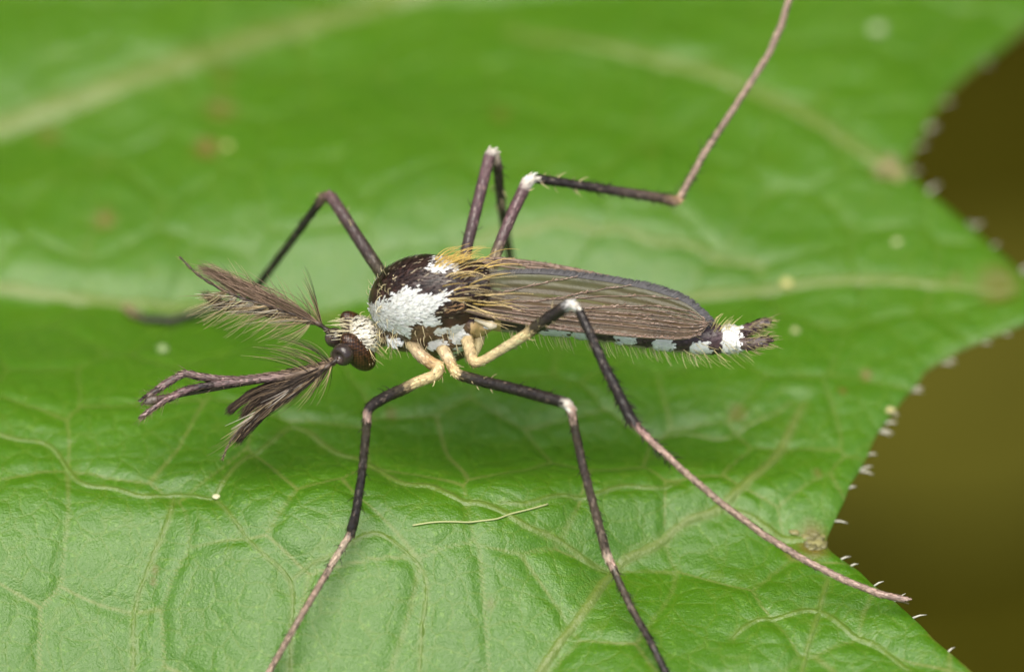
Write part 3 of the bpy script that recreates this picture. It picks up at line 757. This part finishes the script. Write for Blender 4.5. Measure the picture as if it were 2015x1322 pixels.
# ---- antennae
def hair_group(mb, base, end, bow, n_jit, r0, col, K=8, r1=.25):
    n = len(base); c = (base + end) / 2 + np.asarray(bow)[None] + rng.normal(0, n_jit * .6, (n, 3)); e = end + rng.normal(0, n_jit, (n, 3)) * np.array([1, 1, .8])
    cc = np.asarray(col)[None] * rng.uniform(.5, 1.5, (n, 1)) if np.ndim(col) == 1 else col
    mb.hairs(bez(base, c, e, K), r0, r0 * r1, np.clip(cc, 0, .9))
def mixcol(n, a, b, p):
    m = (rng.random(n) < p)[:, None]; return np.where(m, np.asarray(b)[None], np.asarray(a)[None]) * rng.uniform(.6, 1.4, (n, 1))
def antenna(shaft, ped_c, ped_r, groups):
    sh = catmull(np.array(shaft, float), 70)
    mb = MB(); t = np.linspace(0, 1, 70)
    rr = np.interp(t, [0, .1, .6, 1], [5.5, 4.6, 3.4, 1.6]) * (1 + .25 * np.cos(t * 2 * math.pi * 13))
    colr = np.array([.055, .036, .024]) * (.6 + 1.1 * (np.cos(t * 2 * math.pi * 13) > .55))[:, None]
    mb.tube(sh, rr, colr, 8); an = mb.build('antenna', M_CHITIN, mosq)
    # pedicel: a swollen cup round the shaft's root
    ax = sh[6] - sh[0]; ax /= np.linalg.norm(ax); ax = ax * .75 + np.array([-.2, .1, -.55]); ax /= np.linalg.norm(ax)
    ang = np.linspace(.12, math.pi - .05, 18)
    z_ = -np.cos(ang[::-1]) * ped_r * .85; r_ = np.sin(ang[::-1]) * ped_r
    pts = [np.asarray(ped_c, float) - ax * zz for zz in -z_[::1]]
    prof_z = np.concatenate([np.linspace(-.85, .5, 12), [.62, .66, .60, .45, .25]]) * ped_r
    prof_r = np.concatenate([np.sqrt(np.clip(1 - np.linspace(-.85, .5, 12)**2 * 1.15, .02, 1)), [.72, .58, .42, .33, .28]]) * ped_r
    mb = MB(); mb.tube(np.array([np.asarray(ped_c, float) + ax * zz for zz in prof_z]), prof_r, (.050, .036, .032), 24)
    # tube frames need a monotone axis: rebuild the rim by hand
    u = np.cross(ax, [0, 0, 1.0]); u /= np.linalg.norm(u); w2 = np.cross(ax, u); mb = MB(); rings = []
    al = np.arange(28) * 2 * math.pi / 28
    for zz, r2 in zip(prof_z, prof_r): rings.append(np.asarray(ped_c, float) + ax * zz + r2 * (np.cos(al)[:, None] * u + np.sin(al)[:, None] * w2))
    vv = np.concatenate(rings); m2 = len(prof_z)
    i = np.arange(m2 - 1)[:, None] * 28; j = np.arange(28)[None]; k = (j + 1) % 28
    mb.add(vv, list(np.stack([i + j, i + k, i + 28 + k, i + 28 + j], -1).reshape(-1, 4)) + [np.arange(28)[::-1], np.arange(28) + (m2 - 1) * 28],
           np.repeat(np.interp(np.arange(m2), [0, 11, 13, 16], [1, 1, 1.2, 2.6])[:, None] * np.array([[.040, .028, .022]]), 28, 0))
    mb.build('pedicel', M_GLOSS, an)
    mb = MB(); whorl = np.linspace(.06, .86, 13)
    def at(tv): return sh[np.clip((tv * 69).astype(int), 0, 69)]
    for g in groups: g(mb, at, whorl)
    # short down at the tip
    n = 120; b = at(rng.uniform(.6, 1, n)); d = rng.normal(0, 1, (n, 3)); d /= np.linalg.norm(d, axis=1)[:, None]
    tn = sh[-1] - sh[-12]; tn /= np.linalg.norm(tn); e = b + d * 6 + tn * 7
    hair_group(mb, b, e, (0, 0, 0), .5, .7, (.25, .20, .10), 4)
    o = mb.build('plume', M_HAIR, an); o['kind'] = 'stuff'
    return an

def lobe(n, t0, t1, curve, jit, r0, ca, cb, p, bow=(0, 0, 0), s0=.3, ln=150):
    cv = catmull(np.array(curve, float), 60)
    def g(mb, at, whorl):
        tb = rng.choice(whorl[(whorl >= t0) & (whorl <= t1)], n); b = at(tb)
        # each hair leaves its whorl and runs on along the lobe by about its own length
        k0 = np.array([np.argmin(np.abs(cv[:, 0] - x)) for x in b[:, 0]])
        step = np.linalg.norm(np.diff(cv, axis=0), axis=1).mean()
        ke = np.clip(k0 + (ln * rng.uniform(.75, 1.1, n) / step).astype(int), 0, 59)
        km = (k0 + ke) // 2
        e = cv[ke] + rng.normal(0, jit, (n, 3)); m = cv[km] + rng.normal(0, jit * .8, (n, 3)) + np.asarray(bow)
        c = 2 * m - (b + e) / 2
        mb.hairs(bez(b, c, e, 9), r0, r0 * .2, mixcol(n, ca, cb, p))
    return g
def flare(n, t0, t1, dirs, ln, r0, ca, cb, p, bend, sp=.18, dspread=.3):
    def g(mb, at, whorl):
        wv = whorl[(whorl >= t0) & (whorl <= t1)]; tb = rng.choice(wv, n) + rng.normal(0, .006, n); b = at(np.clip(tb, 0, 1))
        d = np.asarray(dirs, float)[None] + rng.normal(0, sp, (n, 3)) * np.array([1, 1, dspread / sp]); d /= np.linalg.norm(d, axis=1)[:, None]
        L = ln * rng.uniform(.55, 1.15, (n, 1)); bd = np.asarray(bend, float)[None]
        mb.hairs(bez(b, b + d * L * .5, b + d * L * .85 + bd * L, 8), r0, r0 * .25, mixcol(n, ca, cb, p))
    return g
DK = (.030, .019, .012); BRN = (.16, .11, .065); SIL = (.62, .57, .48); TN = (.36, .27, .15); PNK = (.36, .24, .17)
antenna([(664, 707, 18), (650, 717, 10), (612, 741, 0), (565, 768, -8), (515, 803, -14), (475, 842, -18), (448, 878, -20), (437, 905, -20)], (675, 697, 14), 23,
        [lobe(430, .0, .42, [(650, 714, 10), (600, 736, 8), (550, 753, 8), (510, 767, 6), (475, 784, 4), (452, 808, 2)], 4.5, 1.3, DK, BRN, .15, (0, 0, 0), ln=215),
         lobe(320, .0, .5, [(652, 716, 6), (600, 744, 0), (555, 765, -4), (520, 781, -6), (492, 800, -8), (476, 818, -10)], 6, 1.2, DK, BRN, .25, (0, 0, 0), ln=130),
         lobe(330, .0, .7, [(650, 720, 8), (600, 752, -4), (560, 782, -10), (520, 812, -16), (490, 836, -18), (468, 866, -20)], 5, 1.2, DK, BRN, .3, (0, 2, 0), ln=165),
         flare(80, .1, .7, (-.75, .75, -.15), 62, 1.15, (.46, .41, .34), TN, .4, (-.25, .10, 0), .14),
         flare(80, .05, .75, (-.45, 1, .1), 80, .75, BRN, TN, .5, (-.35, .0, 0), .2),
         flare(46, .03, .2, (-.75, -.75, .2), 120, .8, DK, TN, .4, (-.35, .16, 0), .18),
         flare(26, .03, .14, (-.35, 1, 0), 95, .8, DK, TN, .6, (-.2, 0, 0), .16)])
antenna([(646, 652, 45), (630, 639, 42), (590, 623, 40), (540, 605, 38), (480, 588, 36), (430, 566, 36), (390, 541, 38), (353, 505, 40)], (658, 664, 52), 20,
        [lobe(250, .0, .6, [(640, 645, 40), (590, 612, 36), (540, 590, 34), (480, 566, 34), (430, 549, 34), (395, 530, 36)], 8, 1.0, BRN, PNK, .55, (0, -4, 0), ln=170),
         lobe(200, .0, .6, [(640, 645, 44), (590, 628, 44), (540, 615, 44), (480, 606, 46), (430, 598, 48), (402, 577, 50)], 5, 1.05, DK, BRN, .5, (0, 2, 0), ln=180),
         flare(80, .1, .7, (-.95, .2, -.2), 80, 1.05, (.46, .41, .32), TN, .6, (-.3, -.05, 0), .14),
         flare(46, .05, .62, (-.35, -1, .05), 88, .8, TN, DK, .35, (-.22, -.05, 0), .12),
         flare(14, .02, .1, (-.22, -1, .0), 125, 1.0, TN, DK, .4, (-.1, 0, 0), .06),
         flare(130, .1, .72, (-.62, .75, .2), 78, .8, TN, (.45, .4, .2), .5, (-.42, .02, 0), .2)])

# ---- palps and proboscis
def palp(pts, rad, cols):
    p = catmull(np.array(pts, float), 80); n = 80; t = np.linspace(0, 1, n)
    rr = .84 * np.interp(t, np.linspace(0, 1, len(rad)), rad); q = np.array(cols, float); k = np.linspace(0, 1, len(q))
    cc = np.stack([np.interp(t, k, q[:, j]) for j in range(3)], 1) * (.7 + .6 * rng.random((n, 1)))
    mb = MB(); mb.tube(p, rr, cc, 10); o = mb.build('palp', M_LEG, mosq)
    mb = MB(); i = rng.integers(0, n, 700); d = rng.normal(0, 1, (700, 3)); d /= np.linalg.norm(d, axis=1)[:, None]
    tn = np.gradient(p, axis=0); tn /= np.linalg.norm(tn, axis=1)[:, None]
    nn = d - tn[i] * np.sum(d * tn[i], 1)[:, None]; nn /= np.linalg.norm(nn, axis=1)[:, None]
    mb.scales(p[i] + nn * rr[i][:, None] * .9, nn, tn[i], 14, 3.2, cc[i] * rng.uniform(.6, 2.2, (700, 1)), .2)
    s = mb.build('scale_coat', M_SCALE, o, smooth=False); s['kind'] = 'stuff'
    mb = MB(); m_ = 110; i = (n - 1 - np.abs(rng.normal(0, 13, m_))).clip(8, n - 1).astype(int); b = p[i]; d = rng.normal(0, 1, (m_, 3)); d /= np.linalg.norm(d, axis=1)[:, None]
    e = b + d * rng.uniform(10, 26, (m_, 1)) + tn[i] * rng.uniform(8, 24, (m_, 1))
    hair_group(mb, b, e, (0, 0, 0), 1.5, .75, (.20, .15, .09), 5)
    s = mb.build('bristle_tuft', M_HAIR, o); s['kind'] = 'stuff'
PU = (.15, .10, .09); PB = (.15, .105, .07); BK = (.018, .013, .012)
palp([(668, 700, 35), (650, 711, 25), (600, 727, 15), (530, 740, 8), (450, 746, 4), (400, 742, 2), (366, 736, 0), (335, 750, -4), (305, 770, -6), (285, 785, -8)], [6, 8, 9, 8, 7, 6.5, 8.5, 7.5, 8, 5], [PB, PB, PB, PU, PU, PU, PU, BK])
palp([(668, 704, 25), (650, 716, 15), (600, 732, 5), (530, 744, -4), (450, 753, -10), (400, 760, -14), (370, 767, -16), (340, 780, -18), (310, 797, -20), (284, 817, -22)], [6, 8, 9, 8, 7, 8.5, 8.5, 8, 6.5, 4], [PB, PB, PB, PU, PU, (.13, .085, .08), BK, (.17, .10, .10), (.15, .09, .085), PU])
mb = MB(); pr = catmull(np.array([(672, 702, 34), (640, 717, 26), (560, 739, 14), (450, 759, 2), (350, 777, -6), (308, 785, -8)], float), 60)
mb.tube(pr, np.interp(np.linspace(0, 1, 60), [0, .2, .9, 1], [8, 6, 5.5, 7]), (.085, .058, .045), 10); pb = mb.build('proboscis', M_LEG, mosq)
mb = MB(); lb = catmull(np.array([(310, 785, -8), (300, 787, -8), (290, 790, -8), (284, 793, -8)], float), 12)
mb.tube(lb, np.interp(np.linspace(0, 1, 12), [0, .3, .7, 1], [6.5, 9, 8, 3]), (.16, .13, .11), 10); mb.build('labella', M_CHITIN, pb)

# ---- wings
def wing(costa, post, colr, vein_list, vein_col, fringe, sign):
    nu, nvv = 90, 30
    C = catmull(np.array(costa, float), nu); Q = catmull(np.array(post, float), nu)
    u = np.linspace(0, 1, nu); v = np.linspace(0, 1, nvv)
    def surf(uu, vv2):
        uu = np.asarray(uu, float); vv2 = np.asarray(vv2, float)
        c = np.stack([np.interp(uu, u, C[:, k]) for k in range(3)], -1); q = np.stack([np.interp(uu, u, Q[:, k]) for k in range(3)], -1)
        p = c + (q - c) * vv2[..., None]
        bulge = np.sin(math.pi * np.clip(vv2, 0, 1)) * np.sin(math.pi * np.clip(uu, .02, .98)) * 9
        corr = 1.6 * np.sin(vv2 * 38 + uu * 3) * np.clip(uu * 6, 0, 1) * np.clip((1 - uu) * 6, 0, 1)
        return p + (bulge + corr)[..., None] * np.array([0, -.45, -.9]) * sign
    UU, VV = np.meshgrid(u, v, indexing='ij'); Wv = surf(UU, VV)
    ii = (np.arange(nu - 1)[:, None] * nvv + np.arange(nvv - 1)[None]).ravel()
    cc = np.asarray(colr)[None] * (.75 + .5 * vnoise(Wv.reshape(-1, 3), .02))[:, None] * (.85 + .3 * vnoise(Wv.reshape(-1, 3) * np.array([.3, 1, 1]), .15))[:, None]
    cc = cc * (1 + np.clip(VV.reshape(-1, 1) - .35, 0, 1) * np.array([[-.25, .35, .30]]))
    mb = MB(); mb.add(Wv.reshape(-1, 3), list(np.stack([ii, ii + 1, ii + nvv + 1, ii + nvv], 1)), cc)
    w_ = mb.build('wing', M_WING, mosq)
    up3 = np.array([0, -.45, -.9]) * 1.5
    for (u0, u1, v0, v1, cur, r) in vein_list:
        t = np.linspace(0, 1, 46); vv2 = v0 + (v1 - v0) * t**cur
        p = surf(u0 + (u1 - u0) * t, vv2) + up3
        mb = MB(); cv = np.asarray(vein_col)[None] * rng.uniform(.75, 1.3, (46, 1))
        mb.tube(p, r * np.interp(t, [0, .7, 1], [1.15, .9, .6]), cv, 6)
        # scales seated along the vein
        tn = np.gradient(p, axis=0); tn /= np.linalg.norm(tn, axis=1)[:, None]; k = 46 if r < 3 else 240; i = rng.integers(0, 46, k)
        nn = np.tile(np.array([0, -.45, -.9]), (k, 1)) + rng.normal(0, .3, (k, 3)); nn /= np.linalg.norm(nn, axis=1)[:, None]
        mb.scales(p[i] + nn * r * .6, nn, tn[i] + rng.normal(0, .1, (k, 3)), 9, 1.6 + .3 * r, np.asarray(vein_col)[None] * rng.uniform(.6, 1.6, (k, 1)), .1)
        mb.build('wing_vein', M_VEIN, w_)
    if fringe:
        mb = MB(); n = 1500; ue = rng.uniform(.12, 1, n); b = surf(ue, np.ones(n) * .995)
        d = np.stack([np.interp(ue, u, np.gradient(Q[:, k])) for k in range(3)], 1); d /= np.linalg.norm(d, axis=1)[:, None]
        cr = np.stack([np.interp(ue, u, (Q - C)[:, k]) for k in range(3)], 1); L = np.linalg.norm(cr, axis=1)[:, None]; cr = cr / np.maximum(L, 1)
        sgn = np.cross(d, np.array([0, -.45, -.9])); sgn *= np.sign(np.sum(sgn * np.array([.5, -1, .3]), 1))[:, None]; sgn /= np.linalg.norm(sgn, axis=1)[:, None]
        out = sgn * .85 + d * .6 + rng.normal(0, .12, (n, 3)); out /= np.linalg.norm(out, axis=1)[:, None]
        L = np.interp(ue, [.1, .4, .8, 1], [7, 13, 17, 12])[:, None] * rng.uniform(.75, 1.15, (n, 1))
        mb.hairs(np.stack([b - out * 2, b + out * L * .5, b + out * L], 1), 1.7, .7, np.array([.11, .105, .105])[None] * rng.uniform(.6, 1.5, (n, 1)))
        f = mb.build('wing_fringe', M_HAIR, w_); f['kind'] = 'stuff'
    return w_
VL = [(.0, .93, 0.0, 0.0, 1, 3.8), (.02, .62, .10, .03, 1, 1.5), (.02, .96, .16, .16, 1, 1.6), (.22, .985, .20, .30, 1, 1.3), (.5, .99, .28, .42, 1, 1.1), (.22, .985, .24, .54, 1.1, 1.2),
      (.04, .975, .24, .68, 1.3, 1.3), (.5, .96, .40, .82, 1, 1.1), (.04, .86, .30, .97, 1.4, 1.3), (.30, .66, .42, .97, 1.2, 1.1), (.04, .46, .40, .98, 1.2, 1.2), (.42, .44, .25, .42, 1, 1.3)]
VC = (.21, .14, .10)
RC = [(925, 520, 62), (960, 511, 74), (1030, 516, 82), (1100, 526, 84), (1160, 538, 84), (1250, 562, 80), (1340, 596, 72), (1385, 622, 62), (1398, 640, 54)]
RP = [(930, 560, 34), (970, 566, 26), (1040, 574, 24), (1100, 580, 24), (1160, 590, 26), (1250, 612, 36), (1320, 632, 44), (1370, 645, 50), (1396, 644, 53)]
wing(RC, RP, (.10, .08, .045), VL[:8], VC, True, 1)
LC = [(900, 606, -45), (960, 622, -38), (1030, 637, -32), (1100, 648, -28), (1200, 658, -20), (1300, 666, -6), (1350, 666, 4), (1380, 656, 14), (1397, 636, 22)]
LP = [(905, 592, -42), (935, 552, -10), (985, 540, 14), (1060, 538, 26), (1140, 546, 34), (1220, 558, 40), (1300, 576, 40), (1355, 598, 34), (1397, 634, 22)]
wing(LC, LP, (.110, .074, .038), VL, VC, True, 1)

# ---- legs
K_ = (.024, .018, .015); FEM = (.10, .062, .058); TANL = (.62, .47, .24); PALE_ = (.72, .66, .55); TAR = (.30, .21, .155); TARP = (.42, .28, .22); OLV = (.05, .04, .022)
def leg(nodes, spines, dense=1.0):
    """nodes: (px, py, depth, radius, colour)"""
    a = np.array([n[:3] for n in nodes], float); rad = np.array([n[3] for n in nodes], float); col = np.array([n[4] for n in nodes], float)
    out_p, out_r, out_c = [], [], []
    for i in range(len(a) - 1):
        L = np.linalg.norm(a[i + 1] - a[i]); m = max(3, int(L / 4)); t = np.linspace(0, 1, m, endpoint=i == len(a) - 2)
        out_p.append(a[i] + (a[i + 1] - a[i]) * t[:, None]); out_r.append(rad[i] + (rad[i + 1] - rad[i]) * t); out_c.append(col[i] + (col[i + 1] - col[i]) * np.clip((t[:, None] - .0), 0, 1))
    p = np.concatenate(out_p); r = np.concatenate(out_r); c = np.concatenate(out_c)
    p = gauss1(p, 1.3, 0); r = gauss1(r, 1.2, 0); n = len(p)
    ns = 14; mb = MB(); mb.tube(p, r, c, ns)
    v = mb.v[0]; k = vnoise(v * np.array([1, 1, 1]), .22); k2 = vnoise(v + 77, .45)
    cc = mb.c[0] * (.65 + .5 * k + .4 * (k2 > .72) * 1.2)[:, None]; mb.c[0] = np.clip(cc, 0, .85)
    o = mb.build('leg', M_LEG, mosq)
    tn = np.gradient(p, axis=0); tn /= np.linalg.norm(tn, axis=1)[:, None] + 1e-9
    # close-lying scales
    k = int(n * 5 * dense); i = rng.integers(4, n, k); d = rng.normal(0, 1, (k, 3)); nn = d - tn[i] * np.sum(d * tn[i], 1)[:, None]; nn /= np.linalg.norm(nn, axis=1)[:, None]
    mb = MB(); mb.scales(p[i] + nn * r[i][:, None] * .93, nn, tn[i], 13, 3.6, np.clip(c[i] * rng.uniform(.55, 1.7, (k, 1)) + (rng.random((k, 1)) < .10) * np.array([[.10, .075, .055]]), 0, .8), .13)
    s = mb.build('scale_coat', M_SCALE, o, smooth=False); s['kind'] = 'stuff'
    mb = MB()
    for (f0, f1, num, ln, cl) in spines:
        i = (rng.uniform(f0, f1, num) * (n - 1)).astype(int); d = rng.normal(0, 1, (num, 3)); nn = d - tn[i] * np.sum(d * tn[i], 1)[:, None]; nn /= np.linalg.norm(nn, axis=1)[:, None]
        b = p[i] + nn * r[i][:, None] * .8; L = ln * rng.uniform(.6, 1.3, (num, 1)); e = b + (nn * .75 + tn[i] * .75) * L
        mb.hairs(bez(b, b + (nn * .5 + tn[i] * .25) * L, e, 4), 1.5, .3, np.asarray(cl)[None] * rng.uniform(.6, 1.4, (num, 1)))
    s = mb.build('spines', M_HAIR, o); s['kind'] = 'stuff'
    return o
def LD(px, py, lift=6.0): return leaf_depth(px, py, lift * S + .03)
SPK = (.03, .022, .018); SPT = (.55, .45, .25)
# left fore, mid and hind leg (the near side)
leg([(808, 672, 20, 14, TANL), (826, 698, 0, 12.5, (.55, .42, .26)), (848, 714, -12, 12.5, (.40, .25, .11)), (866, 722, -20, 12, TANL), (858, 738, -28, 11, TANL), (820, 752, -45, 11, TANL), (795, 765, -58, 11.5, OLV), (760, 780, -78, 11.5, K_), (732, 797, -100, 11, K_), (724, 806, -106, 10, K_),
     (722, 818, -106, 9, TARP), (722, 832, -105, 8.5, OLV), (712, 935, -90, 8, K_), (700, 1010, -76, 9, K_), (691, 1044, -68, 10, K_), (690, 1049, -67, 6.5, TAR), (676, 1072, -75, 6.5, (.40, .32, .23)), (640, 1132, -105, 6, TAR), (590, 1216, -155, 5.6, TAR), (535, 1312, LD(535, 1312, 30), 5.4, TAR), (488, 1396, LD(488, 1396), 5, TAR), (455, 1440, LD(455, 1440), 4.6, TAR)],
    [(.18, .55, 26, 16, SPK), (.05, .2, 16, 14, SPT), (.55, .62, 16, 16, SPK), (.6, .95, 14, 11, SPK)])
leg([(868, 680, 20, 14, TANL), (880, 702, 0, 12, (.60, .48, .30)), (890, 722, -14, 10.5, (.50, .36, .17)), (898, 735, -25, 10.5, TANL), (912, 740, -32, 10.5, OLV), (940, 748, -46, 11, K_), (1000, 762, -80, 11.5, K_), (1060, 778, -115, 12, K_), (1104, 790, -140, 11.5, K_), (1116, 794, -146, 11.5, PALE_), (1124, 806, -146, 9.5, TARP), (1128, 828, -143, 8.5, OLV),
     (1145, 910, -128, 8.5, (.05, .036, .028)), (1172, 1010, -105, 8.5, (.09, .066, .046)), (1190, 1076, -88, 9, (.09, .066, .046)), (1194, 1092, -84, 9.5, (.62, .47, .36)), (1200, 1104, -82, 8, TARP), (1206, 1116, -82, 6.8, OLV), (1240, 1192, -115, 6.6, (.07, .052, .036)), (1280, 1262, LD(1280, 1262, 40), 6.6, K_), (1308, 1318, LD(1308, 1318, 12), 6.4, K_), (1350, 1392, LD(1350, 1392), 5.5, K_), (1400, 1430, LD(1400, 1430), 5, K_)],
    [(.2, .55, 26, 15, SPK), (.04, .16, 14, 14, SPT), (.5, .8, 40, 14, SPK), (.8, .98, 20, 11, SPK)])
leg([(915, 655, 15, 14, TANL), (923, 682, -5, 12, (.58, .45, .25)), (928, 702, -16, 11.5, (.52, .39, .20)), (934, 715, -24, 10, TANL), (950, 710, -32, 9.5, TANL), (1000, 680, -62, 10, (.60, .49, .27)), (1036, 658, -84, 11, TANL), (1050, 647, -92, 12, OLV), (1082, 624, -112, 12.5, K_), (1108, 606, -128, 12, K_), (1120, 599, -134, 11.5, (.6, .58, .55)), (1131, 600, -138, 10, PALE_),
     (1140, 612, -140, 9, K_), (1165, 665, -144, 9.5, K_), (1190, 722, -148, 10, K_), (1222, 785, -150, 10.5, K_), (1243, 828, -152, 11.5, K_), (1252, 838, -150, 6.6, (.45, .27, .23)), (1290, 876, -142, 6.4, TARP), (1340, 922, -132, 6.4, TAR), (1420, 990, -118, 6.4, TAR), (1500, 1050, -100, 6.4, TAR), (1580, 1100, -84, 6.4, (.34, .235, .185)), (1660, 1140, -72, 6.4, (.34, .235, .185)), (1730, 1168, -66, 6.4, (.34, .235, .185)), (1783, 1180, -62, 6, (.26, .18, .15))],
    [(.1, .25, 22, 18, SPT), (.36, .56, 80, 17, SPK), (.34, .56, 30, 14, SPK), (.6, .9, 10, 8, SPK)])
# right fore, mid and hind leg (the far side)
leg([(800, 610, 90, 16, K_), (768, 562, 105, 13, FEM), (752, 540, 112, 12.5, OLV), (725, 500, 140, 12.5, (.05, .034, .03)), (690, 446, 180, 12, (.062, .04, .036)), (660, 400, 215, 12, FEM), (650, 386, 226, 12, (.14, .08, .075)), (640, 386, 234, 9.5, (.16, .11, .07)), (628, 400, 245, 8, K_),
     (575, 472, 330, 7.5, (.02, .02, .012)), (515, 552, 430, 7.5, K_), (484, 598, 500, 8, K_), (474, 604, 520, 6.5, K_), (420, 606, LD(420, 606, 30), 7, K_), (340, 630, LD(340, 630, 8), 7, K_), (290, 628, LD(290, 628), 7, K_), (262, 618, LD(262, 618), 7, (.2, .13, .08)), (250, 606, LD(250, 606), 6, (.26, .18, .1))],
    [(.05, .3, 10, 15, SPT), (.3, .65, 14, 12, SPK)])
leg([(900, 585, 100, 15, OLV), (912, 520, 100, 11.5, (.10, .07, .045)), (918, 490, 110, 11, (.06, .04, .038)), (935, 420, 140, 11.5, (.095, .055, .058)), (955, 340, 172, 11.5, (.11, .062, .064)), (962, 312, 182, 12, (.12, .07, .07)), (966, 299, 188, 11, PALE_), (974, 304, 194, 9.5, (.5, .4, .3)), (979, 325, 205, 9, (.05, .035, .028)),
     (986, 400, 300, 8.8, (.055, .036, .034)), (996, 462, 410, 8.5, (.06, .042, .036)), (1004, 512, 510, 8, (.09, .065, .055)), (1012, 560, LD(1012, 560, 40), 7.5, K_), (1030, 580, LD(1030, 580, 8), 6.5, K_), (1100, 600, LD(1100, 600), 6, K_), (1180, 618, LD(1180, 618), 5.5, K_)],
    [(.1, .4, 16, 17, SPK), (.36, .42, 10, 18, SPT), (.42, .75, 16, 12, SPK)])
leg([(945, 600, 90, 15, TANL), (968, 530, 92, 11.5, (.30, .24, .13)), (976, 500, 98, 11, (.16, .12, .07)), (985, 476, 106, 11, (.095, .058, .058)), (1008, 420, 128, 11.5, (.12, .066, .068)), (1028, 378, 148, 12, (.12, .07, .07)), (1036, 362, 155, 12.5, PALE_), (1044, 352, 162, 11, PALE_), (1054, 352, 166, 9, K_),
     (1110, 360, 190, 8.5, K_), (1200, 374, 225, 9.5, (.05, .036, .03)), (1290, 388, 262, 10, (.10, .07, .05)), (1320, 395, 276, 10.5, (.2, .13, .08)), (1331, 397, 282, 10, (.42, .26, .13)), (1338, 388, 284, 6.4, TAR), (1374, 325, 288, 6.2, TAR), (1380, 312, 288, 6.4, (.32, .23, .17)), (1390, 296, 290, 6, TAR), (1450, 205, 300, 6, TAR), (1510, 112, 312, 6.2, TAR), (1538, 50, 322, 6.4, TAR), (1555, -10, 330, 6.2, TAR), (1580, -120, 345, 5.5, TAR), (1592, -220, 358, 5, TAR)],
    [(.1, .3, 14, 18, SPT), (.3, .6, 110, 12, SPK), (.3, .6, 8, 26, SPK)])
# hind coxa of the right side, seen behind the left one, and the haltere
mb = MB(); mb.tube(catmull([(946, 640, 40), (944, 660, 34), (938, 684, 26), (930, 700, 18)], 16), np.linspace(13, 9, 16), (.60, .50, .27), 12); mb.build('coxa', M_LEG, mosq)
mb = MB(); mb.tube(catmull([(935, 628, -20), (955, 636, -28), (968, 640, -30), (978, 641, -30)], 18), np.interp(np.linspace(0, 1, 18), [0, .45, .75, 1], [4, 5, 10, 4]), (.66, .58, .42), 12); mb.build('haltere', M_CHITIN, mosq)
